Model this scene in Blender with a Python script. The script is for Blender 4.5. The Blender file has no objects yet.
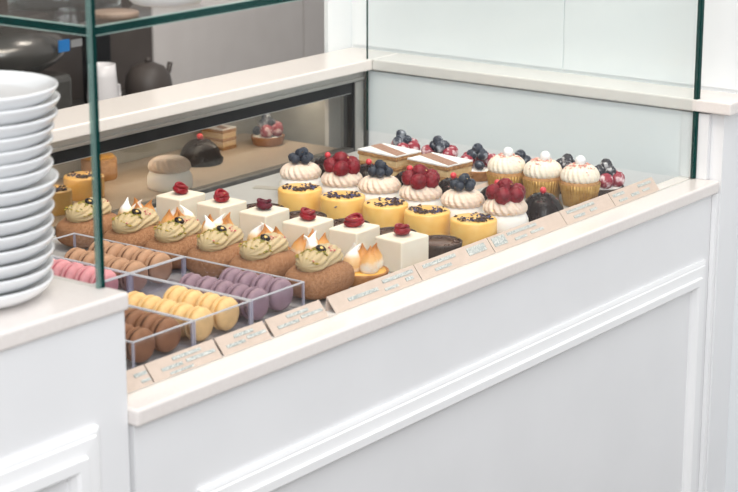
import bpy, bmesh, math, random
from mathutils import Vector, Matrix, noise
PI = math.pi
random.seed(7)
S = bpy.context.scene
COL = S.collection

# ------------------------------------------------------------------ materials
def nodes(name):
    m = bpy.data.materials.new(name); m.use_nodes = True
    nt = m.node_tree; nt.nodes.clear()
    out = nt.nodes.new('ShaderNodeOutputMaterial')
    return m, nt, out
def mat(name, c, rough=.5, c2=None, scale=30., lo=.35, hi=.65, bump=0., bscale=None, metal=0., spec=.5,
        sss=0., coat=0., detail=3., stretch=None, trans=0., sheen=0.):
    m, nt, out = nodes(name)
    N = nt.nodes.new; L = nt.links.new
    b = N('ShaderNodeBsdfPrincipled'); L(b.outputs[0], out.inputs[0])
    b.inputs['Roughness'].default_value = rough
    b.inputs['Metallic'].default_value = metal
    b.inputs['Specular IOR Level'].default_value = spec
    b.inputs['Coat Weight'].default_value = coat
    b.inputs['Coat Roughness'].default_value = .1
    if sss:
        b.inputs['Subsurface Weight'].default_value = sss
        b.inputs['Subsurface Radius'].default_value = (.012, .008, .005)
        b.inputs['Subsurface Scale'].default_value = 1.0
    tc = N('ShaderNodeTexCoord'); src = tc.outputs['Object']
    if stretch:
        mp = N('ShaderNodeMapping'); mp.inputs['Scale'].default_value = stretch
        L(src, mp.inputs[0]); src = mp.outputs[0]
    nz = N('ShaderNodeTexNoise'); nz.inputs['Scale'].default_value = scale; nz.inputs['Detail'].default_value = detail
    L(src, nz.inputs['Vector'])
    rp = N('ShaderNodeValToRGB')
    if c2 is None: c2 = tuple(min(1, x*1.05) for x in c)
    rp.color_ramp.elements[0].position = lo; rp.color_ramp.elements[1].position = hi
    rp.color_ramp.elements[0].color = (*c, 1); rp.color_ramp.elements[1].color = (*c2, 1)
    L(nz.outputs['Fac'], rp.inputs[0]); L(rp.outputs[0], b.inputs['Base Color'])
    if bump:
        n2 = N('ShaderNodeTexNoise'); n2.inputs['Scale'].default_value = bscale or scale*2; n2.inputs['Detail'].default_value = 4
        L(src, n2.inputs['Vector'])
        bp = N('ShaderNodeBump'); bp.inputs['Strength'].default_value = bump; bp.inputs['Distance'].default_value = .004
        L(n2.outputs['Fac'], bp.inputs['Height']); L(bp.outputs[0], b.inputs['Normal'])
    return m
def zmat(name, stops, zlo, zhi, rough=.5, nscale=60., namp=.15, sss=0.):
    """colour that runs with the object's own height (toasting)"""
    m, nt, out = nodes(name); N = nt.nodes.new; L = nt.links.new
    b = N('ShaderNodeBsdfPrincipled'); L(b.outputs[0], out.inputs[0]); b.inputs['Roughness'].default_value = rough
    b.inputs['Subsurface Weight'].default_value = sss; b.inputs['Subsurface Radius'].default_value = (.01, .007, .004)
    b.inputs['Subsurface Scale'].default_value = 1.0
    tc = N('ShaderNodeTexCoord'); sx = N('ShaderNodeSeparateXYZ'); L(tc.outputs['Object'], sx.inputs[0])
    mr = N('ShaderNodeMapRange'); mr.inputs[1].default_value = zlo; mr.inputs[2].default_value = zhi
    L(sx.outputs['Z'], mr.inputs[0])
    nz = N('ShaderNodeTexNoise'); nz.inputs['Scale'].default_value = nscale; L(tc.outputs['Object'], nz.inputs['Vector'])
    ma = N('ShaderNodeMath'); ma.operation = 'MULTIPLY_ADD'; ma.inputs[1].default_value = namp*2; 
    L(nz.outputs['Fac'], ma.inputs[0]); L(mr.outputs[0], ma.inputs[2])
    sb = N('ShaderNodeMath'); sb.operation = 'SUBTRACT'; sb.inputs[1].default_value = namp; L(ma.outputs[0], sb.inputs[0])
    rp = N('ShaderNodeValToRGB'); e = rp.color_ramp.elements
    while len(e) < len(stops): e.new(.5)
    for el, (p, c) in zip(e, stops): el.position = p; el.color = (*c, 1)
    L(sb.outputs[0], rp.inputs[0]); L(rp.outputs[0], b.inputs['Base Color'])
    return m
def glassmat(name, tint, base=.03, power=5., rough=.02):
    m, nt, out = nodes(name); N = nt.nodes.new; L = nt.links.new
    t = N('ShaderNodeBsdfTransparent'); t.inputs[0].default_value = (*tint, 1)
    g = N('ShaderNodeBsdfGlossy'); g.inputs['Roughness'].default_value = rough; g.inputs[0].default_value = (1, 1, 1, 1)
    lw = N('ShaderNodeLayerWeight'); lw.inputs['Blend'].default_value = .5
    p = N('ShaderNodeMath'); p.operation = 'POWER'; p.inputs[1].default_value = power; L(lw.outputs['Facing'], p.inputs[0])
    a = N('ShaderNodeMath'); a.operation = 'MULTIPLY_ADD'; a.inputs[1].default_value = .65; a.inputs[2].default_value = base; a.use_clamp = True
    L(p.outputs[0], a.inputs[0])
    mx = N('ShaderNodeMixShader'); L(a.outputs[0], mx.inputs[0]); L(t.outputs[0], mx.inputs[1]); L(g.outputs[0], mx.inputs[2])
    L(mx.outputs[0], out.inputs[0])
    return m
def edgemat(name, c, tr, fac, spec=.5):
    """edge of a clear sheet: partly see-through, partly coloured and glossy"""
    m, nt, out = nodes(name); N = nt.nodes.new; L = nt.links.new
    t = N('ShaderNodeBsdfTransparent'); t.inputs[0].default_value = (*tr, 1)
    b = N('ShaderNodeBsdfPrincipled'); b.inputs['Base Color'].default_value = (*c, 1); b.inputs['Roughness'].default_value = .15; b.inputs['Specular IOR Level'].default_value = spec
    mx = N('ShaderNodeMixShader'); mx.inputs[0].default_value = fac
    L(t.outputs[0], mx.inputs[1]); L(b.outputs[0], mx.inputs[2]); L(mx.outputs[0], out.inputs[0])
    return m

M = {}
M['paint'] = mat('white_paint', (.795, .795, .80), .38, (.815, .815, .82), 6)
M['paint_wall'] = mat('white_wall_paint', (.76, .785, .80), .45, (.78, .805, .82), 4)
M['panel'] = mat('white_laminate', (.84, .855, .865), .35, (.86, .875, .885), 6)
M['well'] = mat('white_well', (.74, .75, .75), .4, (.76, .77, .77), 6)
M['mould'] = mat('white_gloss_paint', (.86, .86, .86), .3, (.88, .88, .88), 6)
M['stone'] = mat('cream_quartz', (.775, .72, .685), .16, (.80, .75, .715), 160, spec=.45)
M['deck'] = mat('deck_enamel', (.42, .41, .39), .35, (.45, .44, .42), 20)
M['steel'] = mat('brushed_steel', (.40, .385, .36), .36, (.50, .48, .46), 40, metal=.85, stretch=(2, 1, 30))
M['darksteel'] = mat('dark_steel', (.10, .095, .09), .4, (.14, .13, .12), 30, metal=.5)
M['rubber'] = mat('black_rubber', (.008, .008, .009), .5, (.014, .014, .015), 20, spec=.25)
M['glass'] = glassmat('clear_glass', (.985, .993, .99), .002)
M['glass_side'] = glassmat('side_glass', (.965, .982, .985), .012)
M['glass_door'] = glassmat('door_glass', (.86, .85, .83), .05)
M['glass_edge'] = edgemat('glass_edge_green', (.003, .040, .036), (.16, .48, .44), .78, .08)
M['arris'] = mat('glass_arris', (.42, .55, .50), .15, (.5, .62, .57), 40)  # pale tone painted as the highlight along the shelf edges
M['arris_clear'] = edgemat('glass_edge_pale', (.22, .34, .31), (.75, .88, .85), .45, .3)
M['cloche'] = glassmat('cloche_glass', (.86, .90, .91), .06, 3.)
M['acrylic'] = glassmat('acrylic', (.965, .965, .985), .03)
M['acrylic_edge'] = edgemat('acrylic_edge', (.74, .74, .78), (.88, .88, .92), .62)
M['acrylic_post'] = edgemat('acrylic_post', (.58, .575, .68), (.88, .88, .93), .45)
M['plate'] = mat('glazed_porcelain', (.83, .84, .85), .12, (.85, .86, .87), 10, spec=.6, coat=.3)
M['card'] = mat('beige_card', (.60, .475, .40), .6, (.64, .51, .435), 60)
M['card_side'] = mat('card_shadow_side', (.50, .42, .36), .65, (.55, .46, .39), 60)
M['strip'] = mat('grey_lettering', (.30, .34, .34), .5, (.66, .66, .63), 420, .42, .58, detail=1.)
M['choux'] = mat('choux_crust', (.25, .11, .048), .8, (.39, .20, .105), 320, .36, .66, bump=.25, bscale=320, spec=.3)
M['pist'] = mat('pistachio_cream', (.49, .365, .195), .5, (.54, .41, .235), 30, sss=.15)
M['pistcrumb'] = mat('pistachio_crumb', (.20, .19, .03), .7, (.42, .29, .04), 120, .4, .6)
M['pinkcrumb'] = mat('dried_raspberry', (.46, .045, .07), .7, (.62, .20, .20), 150)
M['darkcho'] = mat('dark_chocolate', (.011, .006, .005), .25, (.018, .010, .008), 30, spec=.22)
M['milkcho'] = mat('milk_chocolate', (.09, .045, .03), .3, (.13, .07, .05), 60)
M['cocoacrumb'] = mat('cocoa_crumb', (.010, .006, .006), .8, (.03, .013, .012), 200, spec=.2)
M['gold'] = mat('gold_leaf', (.85, .52, .14), .3, (.95, .66, .25), 100, metal=.8)
M['cake'] = mat('ivory_glaze', (.77, .69, .565), .5, (.79, .715, .60), 40, sss=.2, bump=.03, bscale=90)
M['rasp'] = mat('raspberry', (.13, .003, .008), .45, (.24, .009, .02), 60, spec=.3)
M['raspdark'] = mat('raspberry_cut', (.19, .003, .009), .32, (.30, .012, .022), 60, spec=.35)
M['raspwine'] = mat('raspberry_wine', (.075, .003, .012), .4, (.13, .008, .025), 60, spec=.3)
M['raspsugar'] = mat('sugared_raspberry', (.28, .015, .035), .6, (.82, .68, .70), 110, .47, .70)
M['blue'] = mat('blueberry', (.013, .017, .028), .5, (.046, .055, .078), 60, spec=.3)
M['bluesugar'] = mat('sugared_blueberry', (.02, .026, .045), .6, (.62, .66, .72), 70, .50, .72)
M['blacksugar'] = mat('sugared_blackberry', (.016, .014, .022), .55, (.78, .78, .80), 80, .52, .70)
M['pearl'] = mat('red_pearl', (.62, .03, .05), .35, (.68, .06, .07), 60)
M['mousse'] = mat('lemon_mousse', (.81, .47, .12), .35, (.85, .54, .17), 40, sss=.2, coat=.15)
M['nib'] = mat('cocoa_nib', (.045, .022, .017), .7, (.10, .055, .045), 200)
M['petal'] = mat('blue_petal', (.03, .035, .11), .7, (.07, .075, .20), 150)
M['mering'] = mat('white_meringue', (.82, .775, .72), .6, (.85, .81, .765), 40, sss=.2)
M['cream'] = mat('vanilla_cream', (.74, .585, .475), .5, (.78, .635, .53), 40, sss=.2)
M['frost'] = mat('white_frosting', (.80, .70, .565), .5, (.84, .75, .63), 40, sss=.2)
M['sponge'] = mat('vanilla_sponge', (.42, .205, .07), .8, (.54, .29, .115), 90, bump=.5)
M['liner'] = mat('gold_foil_cup', (.38, .195, .04), .36, (.54, .32, .09), 80, metal=.45)
M['linerin'] = mat('cup_inside', (.72, .72, .70), .5)
M['sugarball'] = mat('sugar_pearl', (.82, .83, .84), .3)
M['pinkbit'] = mat('pink_sprinkle', (.60, .22, .18), .7, (.74, .40, .33), 200)
M['tart'] = mat('tart_shell', (.33, .13, .035), .7, (.46, .21, .07), 80, bump=.3)
M['tartchoc'] = mat('cocoa_tart_shell', (.040, .022, .015), .6, (.065, .036, .024), 80, bump=.2)
M['curd'] = mat('lemon_curd', (.70, .34, .04), .3, (.76, .42, .08), 50)
M['toast'] = zmat('toasted_meringue', [(0, (.88, .84, .78)), (.25, (.86, .78, .66)), (.5, (.74, .42, .16)), (.8, (.62, .28, .075)), (1, (.45, .17, .04))], .0, .042, nscale=55, namp=.32, sss=.15)
M['toastlight'] = zmat('pale_meringue', [(0, (.88, .84, .78)), (.3, (.76, .47, .2)), (.6, (.80, .55, .29)), (.8, (.89, .86, .82)), (1, (.9, .88, .85))], .0, .042, nscale=45, namp=.12, sss=.15)
M['puff'] = mat('puff_pastry', (.27, .115, .035), .75, (.50, .27, .10), 90, .35, .65, bump=.8, bscale=160, stretch=(1, 1, 3))
M['custard'] = mat('custard', (.62, .42, .20), .6, (.70, .50, .27), 70, bump=.3)
M['icing'] = mat('white_fondant', (.87, .85, .82), .4, (.89, .87, .85), 40)
M['stripe'] = mat('cocoa_dust', (.30, .15, .095), .7, (.42, .25, .18), 260)
M['board'] = mat('cake_board', (.36, .33, .28), .4, (.42, .39, .34), 40)
M['lshelf'] = mat('beige_shelf', (.50, .40, .31), .4, (.54, .44, .34), 30)
M['chamber'] = mat('grey_liner', (.42, .42, .39), .5, (.45, .45, .42), 20)
M['taupe'] = mat('taupe_panel', (.64, .59, .565), .45, (.67, .62, .595), 14)
M['umber'] = mat('umber_panel', (.066, .052, .046), .5, (.082, .066, .058), 14)
M['brownp'] = mat('brown_board', (.15, .122, .10), .5, (.175, .145, .12), 14)
M['espresso'] = mat('machine_grey', (.12, .115, .105), .25, (.15, .14, .13), 20, metal=.6)
M['bluetag'] = mat('blue_sticker', (.02, .19, .52), .5)
M['greytag'] = mat('grey_sticker', (.30, .30, .30), .5)
M['floor'] = mat('dark_floor', (.10, .085, .075), .5, (.13, .115, .10), 5)
M['bowl'] = mat('white_ceramic', (.80, .76, .76), .3, (.82, .78, .78), 10)
M['wood'] = mat('tan_wood', (.20, .13, .09), .5, (.27, .18, .13), 20, stretch=(1, 8, 1))
M['macbox'] = None
def macmat(n, c, f):
    return (mat(n+'_macaron_shell', c, .6, tuple(min(1, x*1.18) for x in c), 70, bump=.12, bscale=220, spec=.35),
            mat(n+'_macaron_filling', f, .6, tuple(x*1.2 for x in f), 120, bump=.4))
MM = {'purple': macmat('lilac', (.27, .175, .21), (.15, .085, .11)),
      'yellow': macmat('yellow', (.72, .475, .215), (.62, .37, .13)),
      'brown': macmat('chocolate', (.235, .107, .056), (.08, .032, .016)),
      'tan': macmat('tan', (.42, .235, .14), (.15, .07, .035)),
      'pink': macmat('pink', (.60, .26, .28), (.46, .13, .16))}

# ------------------------------------------------------------------ mesh helpers
class MB:
    def __init__(s): s.v = []; s.f = []; s.sm = []
    def add(s, vs, fs, smooth=True, T=None):
        o = len(s.v)
        if T is not None: vs = [T @ Vector(v) for v in vs]
        s.v += [tuple(v) for v in vs]; s.f += [tuple(i+o for i in f) for f in fs]; s.sm += [smooth]*len(fs)
        return s
    def bm(s, b, smooth=False, T=None):
        b.verts.index_update()
        vs = [v.co.copy() for v in b.verts]; fs = [[v.index for v in f.verts] for f in b.faces]; b.free()
        return s.add(vs, fs, smooth, T)
    def box(s, x0, x1, y0, y1, z0, z1, bev=0, seg=2, T=None):
        b = bmesh.new(); bmesh.ops.create_cube(b, size=1)
        for v in b.verts:
            v.co = Vector(((x0+x1)/2+v.co.x*(x1-x0), (y0+y1)/2+v.co.y*(y1-y0), (z0+z1)/2+v.co.z*(z1-z0)))
        if bev: bmesh.ops.bevel(b, geom=list(b.edges), offset=bev, segments=seg, profile=.5, affect='EDGES', clamp_overlap=True)
        return s.bm(b, False, T)
    def lathe(s, prof, n=32, rad=None, T=None, smooth=True, close=True):
        """prof: (r,z) list; rad(theta, t, r) -> r"""
        vs = []; fs = []; k = len(prof)
        for j, (r, z) in enumerate(prof):
            t = j/(k-1)
            for i in range(n):
                a = 2*PI*i/n; q = rad(a, t, r) if rad else r
                vs.append((q*math.cos(a), q*math.sin(a), z))
        for j in range(k-1):
            for i in range(n):
                fs.append((j*n+i, j*n+(i+1) % n, (j+1)*n+(i+1) % n, (j+1)*n+i))
        if close:
            if prof[0][0] > 1e-5: fs.append(tuple(range(n))[::-1])
            if prof[-1][0] > 1e-5: fs.append(tuple((k-1)*n+i for i in range(n)))
        return s.add(vs, fs, smooth, T)
    def ball(s, c, r, n=16, m=10, sc=(1, 1, 1), T=None, fn=None):
        vs = []; fs = []
        for j in range(m+1):
            ph = PI*j/m
            for i in range(n):
                a = 2*PI*i/n
                d = Vector((math.sin(ph)*math.cos(a), math.sin(ph)*math.sin(a), -math.cos(ph)))
                q = r*(fn(d) if fn else 1)
                vs.append((c[0]+d.x*q*sc[0], c[1]+d.y*q*sc[1], c[2]+d.z*q*sc[2]))
        for j in range(m):
            for i in range(n): fs.append((j*n+i, j*n+(i+1) % n, (j+1)*n+(i+1) % n, (j+1)*n+i))
        return s.add(vs, fs, True, T)
    def chip(s, c, r, rng, flat=1.):
        vs = []
        rot = Matrix.Rotation(rng.random()*6, 3, 'Z') @ Matrix.Rotation((rng.random()-.5)*1.4, 3, 'X')
        for x, y, z in ((1, .2, 0), (-.3, .9, .1), (-.8, -.6, -.1), (.2, -.1, .8), (.1, .1, -.7)):
            vs.append(Vector(c)+rot @ Vector((x*r*rng.uniform(.7, 1.2), y*r*rng.uniform(.6, 1.1), z*r*flat)))
        return s.add(vs, [(0, 1, 3), (1, 2, 3), (2, 0, 3), (1, 0, 4), (2, 1, 4), (0, 2, 4)], False)
    def tube(s, pts, r, n=10):
        vs = []; fs = []; pts = [Vector(p) for p in pts]; k = len(pts)
        for j, p in enumerate(pts):
            d = (pts[min(j+1, k-1)]-pts[max(j-1, 0)]).normalized()
            u = d.orthogonal().normalized() if j == 0 else (u-d*u.dot(d)).normalized()
            w = d.cross(u); q = r(j/(k-1)) if callable(r) else r
            for i in range(n):
                a = 2*PI*i/n; vs.append(p+(u*math.cos(a)+w*math.sin(a))*q)
        for j in range(k-1):
            for i in range(n): fs.append((j*n+i, j*n+(i+1) % n, (j+1)*n+(i+1) % n, (j+1)*n+i))
        fs += [tuple(range(n))[::-1], tuple((k-1)*n+i for i in range(n))]
        return s.add(vs, fs, True)
    def prism(s, prof, x0, x1):
        """profile in (y,z) extruded along x"""
        n = len(prof); vs = [(x0, y, z) for y, z in prof]+[(x1, y, z) for y, z in prof]
        fs = [(i, (i+1) % n, n+(i+1) % n, n+i) for i in range(n)]+[tuple(range(n))[::-1], tuple(range(n, 2*n))]
        return s.add(vs, fs, False)
    def mesh(s, name, m):
        me = bpy.data.meshes.new(name); me.from_pydata(s.v, [], s.f)
        me.polygons.foreach_set('use_smooth', s.sm)
        b = bmesh.new(); b.from_mesh(me); bmesh.ops.recalc_face_normals(b, faces=b.faces); b.to_mesh(me); b.free()
        me.materials.append(m); me.update(); return me
    def build(s, name, m, parent=None, loc=(0, 0, 0), rot=(0, 0, 0)):
        return put(name, s.mesh(name, m), parent, loc, rot)
def put(name, me, parent=None, loc=(0, 0, 0), rot=(0, 0, 0), scale=(1, 1, 1)):
    o = bpy.data.objects.new(name, me); COL.objects.link(o); o.parent = parent
    o.location = loc; o.rotation_euler = rot; o.scale = scale
    return o
def tag(o, label, cat, group=None, kind=None):
    o['label'] = label; o['category'] = cat
    if group: o['group'] = group
    if kind: o['kind'] = kind
    return o
def thing(name, loc=(0, 0, 0), rz=0):
    o = bpy.data.objects.new(name, None); COL.objects.link(o); o.empty_display_size = .02
    o.location = loc; o.rotation_euler = (0, 0, rz); return o
def dup(o, parent=None):
    c = o.copy(); COL.objects.link(c); c.parent = parent
    for ch in list(o.children): dup(ch, c)
    return c
def struct(o): o['kind'] = 'structure'; return o
def stuff(o): o['kind'] = 'stuff'; return o

# ------------------------------------------------------------------ the room
YD = .90            # plane of the service doors behind the pastries
struct(MB().box(-6, 5, -5, 5, -.95, -.9).build('floor', M['floor']))
struct(MB().box(.107, .23, -1.6, 1.03, -.9, 1.7).build('wall_right', M['paint_wall']))
struct(MB().box(.010, .30, 1.03, 1.042, -.9, 1.7).build('wall_corner', M['paint_wall']))
w = struct(MB().box(-3.4, 3.6, 3.1, 3.2, -.9, 1.7).build('wall_back', M['brownp']))
# panel joint of the right wall: two raised leaves either side of a dark joint
j = struct(MB().box(.1035, .107, .4075, 1.022, .185, 1.69, .001).add([], []).build('trim_1', M['paint_wall']))
j = struct(MB().box(.1035, .107, -1.55, .4045, .185, 1.69, .001).build('trim_2', M['paint_wall']))

# ------------------------------------------------------------------ display case
case = tag(thing('display_case', (0, 0, -.9)), 'white panelled pastry display case with a low front glass', 'display case')
def P(mb, name, m, parent=case, dz=.9):
    o = mb.build(name, m, parent); o.location = (0, 0, dz if parent is case else 0); return o
P(MB().box(-1.833, .0, -.045, .0, -.9, -.0275), 'front_panel', M['paint'])
P(MB().box(-1.8385, .008, -.0585, .006, -.0275, 0, .005, 3), 'sill', M['stone'])
P(MB().box(-1.833, .0115, .0065, .036, -.03, 0), 'front_strip', M['stone'])
deck = P(MB().box(-1.833, -.206, .0365, .768, -.03, 0, .002), 'deck', M['deck'])
P(MB().box(-1.833, .0115, .0065, .872, -.23, -.21), 'well_floor', M['well'])
ep = tag(thing('partition', (.006, .4, 0)), 'white end panel to the right of the pastries, under the stone ledge', 'panel')
MB().box(-.0055, .005, .0368-.4, YD-.003-.4, -.208, .146).build('panel_board', M['panel'], ep)
MB().box(-.008, .005, -.03-.4, .0364-.4, .0005, .146).build('end_strip', M['paint'], ep)
def frame_mould(x0, x1, z0, z1, y, w, dep):
    """mitred rectangular moulding on a face at y (front is -y), only top, left and right members"""
    prof = [(0, 0), (0, .35), (.10, .45), (.16, .45), (.20, .62), (.50, .66), (.56, .66), (.60, 1), (.86, 1), (.94, .8), (1, .3), (1, 0)]
    vs = []; fs = []; n = len(prof)
    def ring(ax, az, sx, sz):
        return [(ax+sx*p*w, y-q*dep, az+sz*p*w) for p, q in prof]
    rings = [ring(x0, z0, 1, 0), ring(x0, z1, 1, -1), ring(x1, z1, -1, -1), ring(x1, z0, -1, 0)]
    for r in rings: vs += r
    for k in range(3):
        for i in range(n-1):
            fs.append((k*n+i, k*n+i+1, (k+1)*n+i+1, (k+1)*n+i))
    return MB().add(vs, fs, False)
P(frame_mould(-1.70, -.026, -.9, -.172, -.045, .056, .019), 'panel_moulding', M['mould'])
P(MB().box(.0, .0115, -.0555, -.0455, -.9, -.0285), 'edge_strip', M['mould'])
# glass
G = .010; ZT = 1.05
def pane(name, x0, x1, y0, y1, z0, z1, m): return P(MB().box(x0, x1, y0, y1, z0, z1), name, m)
fg = tag(thing('front_glass', (-.92, 0, 0)), 'clear front glass standing on the cream sill before the pastries', 'glass screen')
px_ = [(-1.8405, ZT), (-1.8405, .1785), (-1.8315, .1785), (-1.8315, .0005), (-.0115, .0005), (-.0115, ZT)]
n_ = len(px_)
gp = MB().add([(x+.92, -.004, z) for x, z in px_]+[(x+.92, .004, z) for x, z in px_],
    [tuple(range(n_)), tuple(range(n_, 2*n_))[::-1]]+[(i, (i+1) % n_, n_+(i+1) % n_, n_+i) for i in range(n_)], False)
gp.build('pane', M['glass'], fg)
MB().box(-.0105+.92, .0025+.92, -.0055, .0050, .0005, ZT, .001, 1).build('glass_edge', M['glass_edge'], fg)
MB().box(-1.8470+.92, -1.8412+.92, -.0055, .0042, .1785, ZT, .001, 1).build('glass_edge', M['glass_edge'], fg)
MB().box(-1.8525+.92, -1.8472+.92, -.0040, .0042, .1785, ZT, .001, 1).build('glass_edge', M['arris_clear'], fg)['label'] = 'pale green glass edge'
sg = tag(thing('side_glass', (-.0125, .45, 0)), 'right hand side glass standing against the white end panel', 'glass screen')
MB().box(-.003, -.0005, .0060-.45, YD-.012-.45, .0005, ZT).build('pane', M['glass_side'], sg)
MB().box(-.0025, -.0008, YD-.0115-.45, YD-.0075-.45, .0005, ZT).build('glass_edge', M['glass_edge'], sg)
lg = tag(MB().box(-1.852, -1.844, .0050, YD, .1785, ZT).build('side_glass', M['glass']), 'left hand side glass standing on the stone countertop behind the plates', 'glass screen')
# shelf of glass
tag(shelf := thing('glass_shelf', (0, 0, .543)), 'thick clear glass shelf with green edges above the pastries', 'shelf')
MB().box(-1.836, -.012, .0085, .52, 0, .014).build('shelf_pane', M['glass'], shelf)
MB().box(-1.8395, -.012, .0052, .0085, .0012, .0128).build('shelf_edge', M['glass_edge'], shelf)
MB().box(-1.8395, -1.836, .0085, .52, .0012, .0128).build('shelf_edge', M['glass_edge'], shelf)
a = MB()
for z0, z1 in ((0, .0012), (.0128, .014)):
    a.box(-1.8395, -.012, .0055, .0085, z0, z1); a.box(-1.8393, -1.836, .0085, .52, z0, z1)
a.build('shelf_arris', M['arris'], shelf)  # thin pale strips stand in for lamp highlights on the shelf edges

# ------------------------------------------------------------------ left counter and right counter
cab = tag(thing('counter_cabinet', (-2.6, -.04, -.9)), 'white panelled counter cabinet under the stack of plates', 'cabinet')
MB().box(-.8, .76, 0, .93, 0, 1.0495).build('cabinet_body', M['paint'], cab)
mo = frame_mould(-3.3, -1.906, -.9, -.006, -.04, .06, .02).build('panel_moulding', M['mould'], cab); mo.location = (2.6, .04, .9)
tag(MB().box(-3.4, -1.8345, -.0465, .875, .1505, .178, .005, 3).build('countertop', M['stone']),
    'cream stone countertop carrying the stack of plates', 'countertop')
post = tag(thing('end_cabinet', (.06, -.06, -.9)), 'white cabinet end closing the right side of the display', 'cabinet')
MB().box(-.0475, .0468, .0, .92, 0, 1.048).build('cabinet_body', M['paint'], post)
tag(MB().box(-.0122, .1065, -.086, YD-.022, .1505, .178, .004, 3).build('side_ledge', M['stone']),
    'cream stone ledge along the right wall, ending near the glass edge', 'ledge')
tag(MB().box(-2.4, .1065, YD-.0215, 1.0295, .1505, .178, .004, 3).build('back_ledge', M['stone']),
    'cream stone ledge running behind the pastries above the service doors', 'ledge')

# ------------------------------------------------------------------ service cabinet behind (steel frame, glass door, low shelf)
sv = tag(thing('service_cabinet', (0, YD, -.9)), 'steel framed rear cabinet with glass doors behind the pastries', 'cabinet')
def V(mb, name, m): o = mb.build(name, m, sv); o.location = (0, -YD, .9); return o
V(MB().box(-2.3, -.017, YD-.002, YD+.03, .125, .1495, .002).box(-2.3, -.017, YD-.006, YD-.002, .131, .135), 'top_rail', M['steel'])
V(MB().box(-2.3, -.058, YD+.003, YD+.03, .099, .1245), 'gasket', M['rubber'])
V(MB().box(-.052, -.018, YD-.002, YD+.03, -.12, .1245, .002), 'stile', M['steel'])
V(MB().box(-.058, -.0525, YD+.0, YD+.03, -.12, .1245), 'stile_seal', M['rubber'])
V(MB().box(-.0175, -.0105, YD+.002, YD+.03, -.12, .1495), 'stile_seal', M['rubber'])
V(MB().box(-2.3, -.058, YD-.002, YD+.03, -.12, -.038, .002), 'bottom_rail', M['darksteel'])
dr = V(MB().box(-2.3, -.0585, YD+.010, YD+.016, -.0375, .0965), 'glass_door', M['glass_door'])
MB().box(-2.3, -.0585, YD+.007, YD+.018, .0966, .0989).build('door_rim', M['mould'], dr)  # white strip painted as the glint on the door glass's top edge
V(MB().box(-2.3, .004, YD+.06, 1.31, -.10, -.075).box(-2.3, .06, 1.31, 1.33, -.3, .08).box(.06, .075, YD+.06, 1.33, -.3, .08).box(-2.3, .075, 1.03, 1.33, .08, .09), 'liner', M['chamber'])
V(MB().box(-2.3, .0, YD+.06, 1.305, -.0748, -.06, .003), 'low_shelf', M['lshelf'])

# ------------------------------------------------------------------ plates
plate_me = MB().lathe([(0, .003), (.07, .003), (.074, 0), (.079, 0), (.084, .003), (.104, .0085), (.1150, .0165), (.1205, .0245), (.1225, .0285), (.1222, .0305), (.1205, .0308), (.1180, .0290), (.108, .0248), (.092, .0190), (.080, .0172), (.06, .0168), (0, .0166)], 80).mesh('dinner_plate', M['plate'])
NP = 15
zz = .178
ords = ['lowest', 'second', 'third', 'fourth', 'fifth', 'sixth', 'seventh', 'eighth']
off = [0, .001, .003, .004, .004, .006, .008, .014, .007, .006, .008, .011, .017, .021, .019]
for i in range(NP):
    if i == NP-1: lab = 'round white plate on top of the tall stack, its glossy face showing'
    elif i == 0: lab = 'lowest round white plate of the stack, resting on the stone countertop'
    elif i < 8: lab = '%s white plate counted up from the bottom of the stack' % ords[i]
    else: lab = '%s white plate counted down from the top of the stack' % ords[NP-1-i]
    p = put('dinner_plate', plate_me, None, (-1.994+off[i], .118-off[i]*.3, zz), (0, 0, i*.7))
    tag(p, lab, 'plate', 'white dinner plates in the stack')
    zz += (.0204 if i < 7 else .0180) if i not in (7, 12) else .0205

# ------------------------------------------------------------------ things on the glass shelf
ZS = .5572
bw = MB().lathe([(0, 0), (.045, 0), (.052, .002), (.062, .012), (.069, .03), (.072, .06), (.073, .12), (.070, .12), (.069, .06), (.065, .03), (.058, .016), (.045, .008), (0, .007)], 72).build('bowl', M['bowl'])
bw.location = (-1.60, .083, ZS); tag(bw, 'large white round bowl standing on the glass shelf', 'bowl')
bd = MB().lathe([(0, 0), (.033, 0), (.035, .002), (.035, .006), (.033, .008), (0, .008)], 48).build('wooden_board', M['wood'])  # tan disc modelled in place of a brown reflection on the shelf
bd.location = (-1.750, .046, ZS); tag(bd, 'small round tan board on the glass shelf beside the white bowl', 'board')
dm = tag(thing('glass_cloche', (-1.70, .20, ZS)), 'clear low glass dome at the left end of the glass shelf', 'cloche')
MB().lathe([(.085, .0), (.086, .02), (.078, .045), (.055, .066), (.02, .076), (.0, .077)], 48, close=False).build('dome', M['cloche'], dm)
MB().lathe([(.0, .077), (.006, .079), (.012, .088), (.008, .097), (0, .099)], 24).build('knob', M['acrylic_edge'], dm)

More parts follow.
